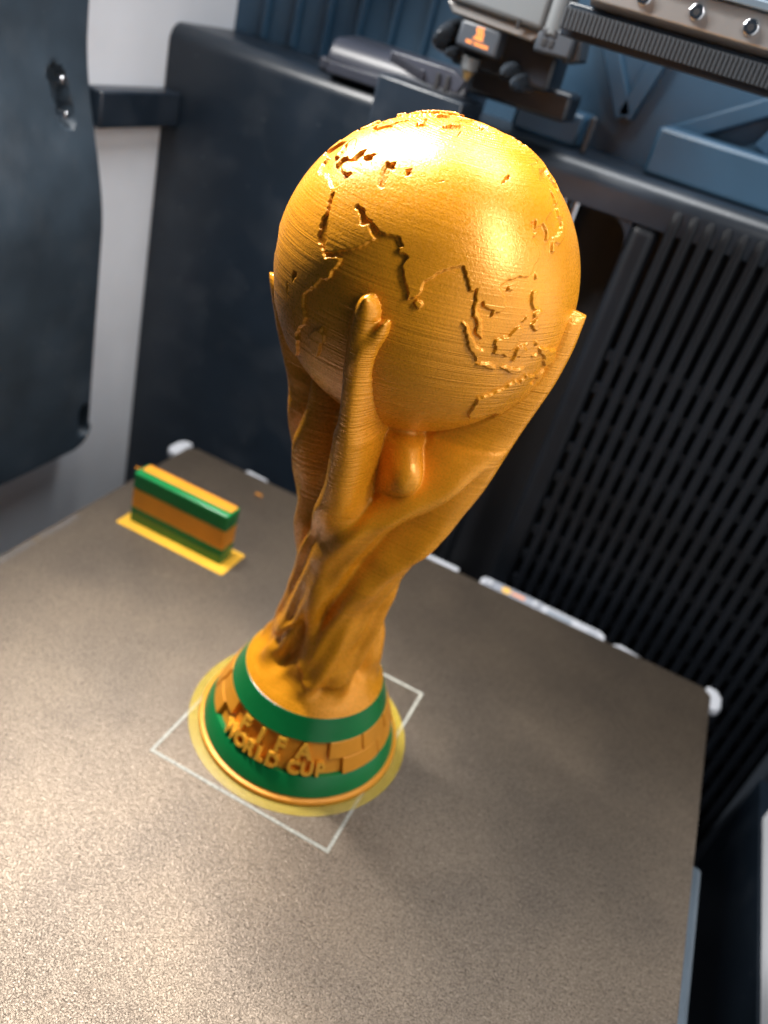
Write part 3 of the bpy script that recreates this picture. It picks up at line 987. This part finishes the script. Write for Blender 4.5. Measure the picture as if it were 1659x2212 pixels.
def brick(root, a0, a1, z0, z1, proud):
    seg = max(4, int((a1 - a0) / 2))
    mb = MB()
    vs, fs = [], []
    for i in range(seg + 1):
        a = math.radians(a0 + (a1 - a0) * i / seg)
        for z, d in ((z0, -2.3), (z0, proud), (z1, proud), (z1, -2.3)):
            r_ = rb(z) + d
            vs.append((r_ * math.cos(a), r_ * math.sin(a), z))
    for i in range(seg):
        o = i * 4
        for j in range(4):
            fs.append((o + j, o + (j + 1) % 4, o + 4 + (j + 1) % 4, o + 4 + j))
    fs += [(0, 1, 2, 3), (seg * 4 + 3, seg * 4 + 2, seg * 4 + 1, seg * 4)]
    mb.add(vs, fs).build('brick', 'gold_matte', root, bevel=0.25)


def trophy():
    r = thing('trophy', 'gold globe trophy with green banded foot standing on the bronze plate', 'trophy', (0, 0, 0))
    globe(r)
    stem(r)
    # foot
    MB().lathe([(0, .3), (39.4, .3), (39.7, 1.0), (39.3, 1.9), (38.0, 2.3), (rb(3.2) - .3, 3.2), (0, 3.2)], 160).build('foot_rim', 'gold_matte', r, smooth=True)
    MB().lathe([(rb(3) - 3, 3), (rb(2.9), 2.9), (rb(10.2) + .25, 10.2), (rb(10.6), 10.6), (rb(10.6) - 3, 10.6)], 200).build('green_band', 'green', r, smooth=True)
    MB().lathe([(rb(10.5) - 2.6, 10.5), (rb(10.5) - 1.7, 10.5), (rb(23.3) - 1.7, 23.3), (rb(23.3) - 2.6, 23.3)], 200).build('brick_backing', 'gold_matte', r, smooth=True)
    MB().lathe([(rb(23.2) - 3, 23.2), (rb(23.2) + .3, 23.2), (rb(31.5) + .12, 31.5), (rb(31.7) - .5, 31.75), (rb(31.7) - 3.4, 31.75)], 200).build('green_band', 'green', r, smooth=True)
    rnd = random.Random(11)
    # two courses of bricks left and right of the recessed field that carries the lettering
    up = [-48.6, -22.6, 4, 29, 54, 80, 106, 131, 157, 181.5, 206.5, 237.4]
    lo = [-38.6, -7.6, 22, 49, 76, 102, 129, 154, 180, 203.5, 226]
    for edges, z0, z1 in ((up, 17.0, 23.1), (lo, 10.7, 16.7)):
        for a, b in zip(edges[:-1], edges[1:]):
            brick(r, a + .45, b - .45, z0, z1, rnd.uniform(.15, .75))
    letters(r)
    # stray strings left by the nozzle
    for lo_, la_, k in ((-131, 44, 1.0), (-96, 78, .7), (-20, 62, .8)):
        c = Vector((math.cos(math.radians(la_)) * math.cos(math.radians(lo_)), math.cos(math.radians(la_)) * math.sin(math.radians(lo_)), math.sin(math.radians(la_))))
        u = c.orthogonal().normalized()
        pts = [Vector((0, 0, GC)) + c * (GR + .4 + 2.6 * k * math.sin(t)) + u * 2.2 * k * math.sin(1.7 * t) for t in np.linspace(0, 2.2, 9)]
        MB().tube(pts, .09, 6).build('string', 'gold_matte', r, smooth=True)
    br = MB().lathe([(38, .06), (43.3, .06), (43.6, .18), (43.3, .30), (38, .30)], 160)
    br.build('brim', 'brim', r, smooth=True)


trophy()


# ------------------------------------------------------------------ striped purge block on the plate
def purge_block():
    r = thing('purge_block', 'small green and gold striped block with yellow brim on the plate', 'block', (-106, 67, 0))
    x0, x1, y0, y1 = -133, -79.5, 62.3, 73.5

    def rr(x0, x1, y0, y1, c):
        pts = []
        for cx, cy, a in ((x1 - c, y1 - c, 0), (x0 + c, y1 - c, 90), (x0 + c, y0 + c, 180), (x1 - c, y0 + c, 270)):
            for k in range(5):
                t = math.radians(a + 22.5 * k)
                pts.append((cx + c * math.cos(t), cy + c * math.sin(t)))
        return pts
    MB().extrude(rr(-136.5, -74.3, 56.6, 77.5, .8), 'z', .05, .35).build('brim', 'yellow_film', r, bevel=.1)
    MB().extrude(rr(x0, x1, y0, y1, 1.1), 'z', .35, 9.0).build('green_layer', 'green', r, bevel=.2)
    MB().extrude(rr(x0 + .05, x1 - .05, y0 + .05, y1 - .05, 1.1), 'z', 9.0, 19.5).build('gold_layer', 'gold_matte', r, bevel=.15)
    MB().extrude(rr(x0, x1, y0, y1, 1.1), 'z', 19.5, 28.6).build('green_layer', 'green', r, bevel=.9, bseg=3)
    MB().extrude(rr(x0 + 1.5, x1 - .9, y0 + 4.2, y1 - .8, .9), 'z', 28.55, 29.0).build('top_layer', 'gold_matte', r, bevel=.3)
    MB().tube([(-133.5, 69, 27.6), (-135, 68, 27.2), (-136.4, 67.6, 27.6)], .35).build('string', 'gold_matte', r, smooth=True)


purge_block()


# ------------------------------------------------------------------ scraps
tag(MB().tube([(-98 + 1.6 * math.cos(t), 129 + 1.3 * math.sin(t), .5 + .2 * t) for t in np.linspace(0, 4.2, 12)], .4).build('filament_curl', 'gold_matte', smooth=True, origin=(-98, 129, 0)),
    'tiny yellow filament curl on the plate behind the striped block', 'scrap')
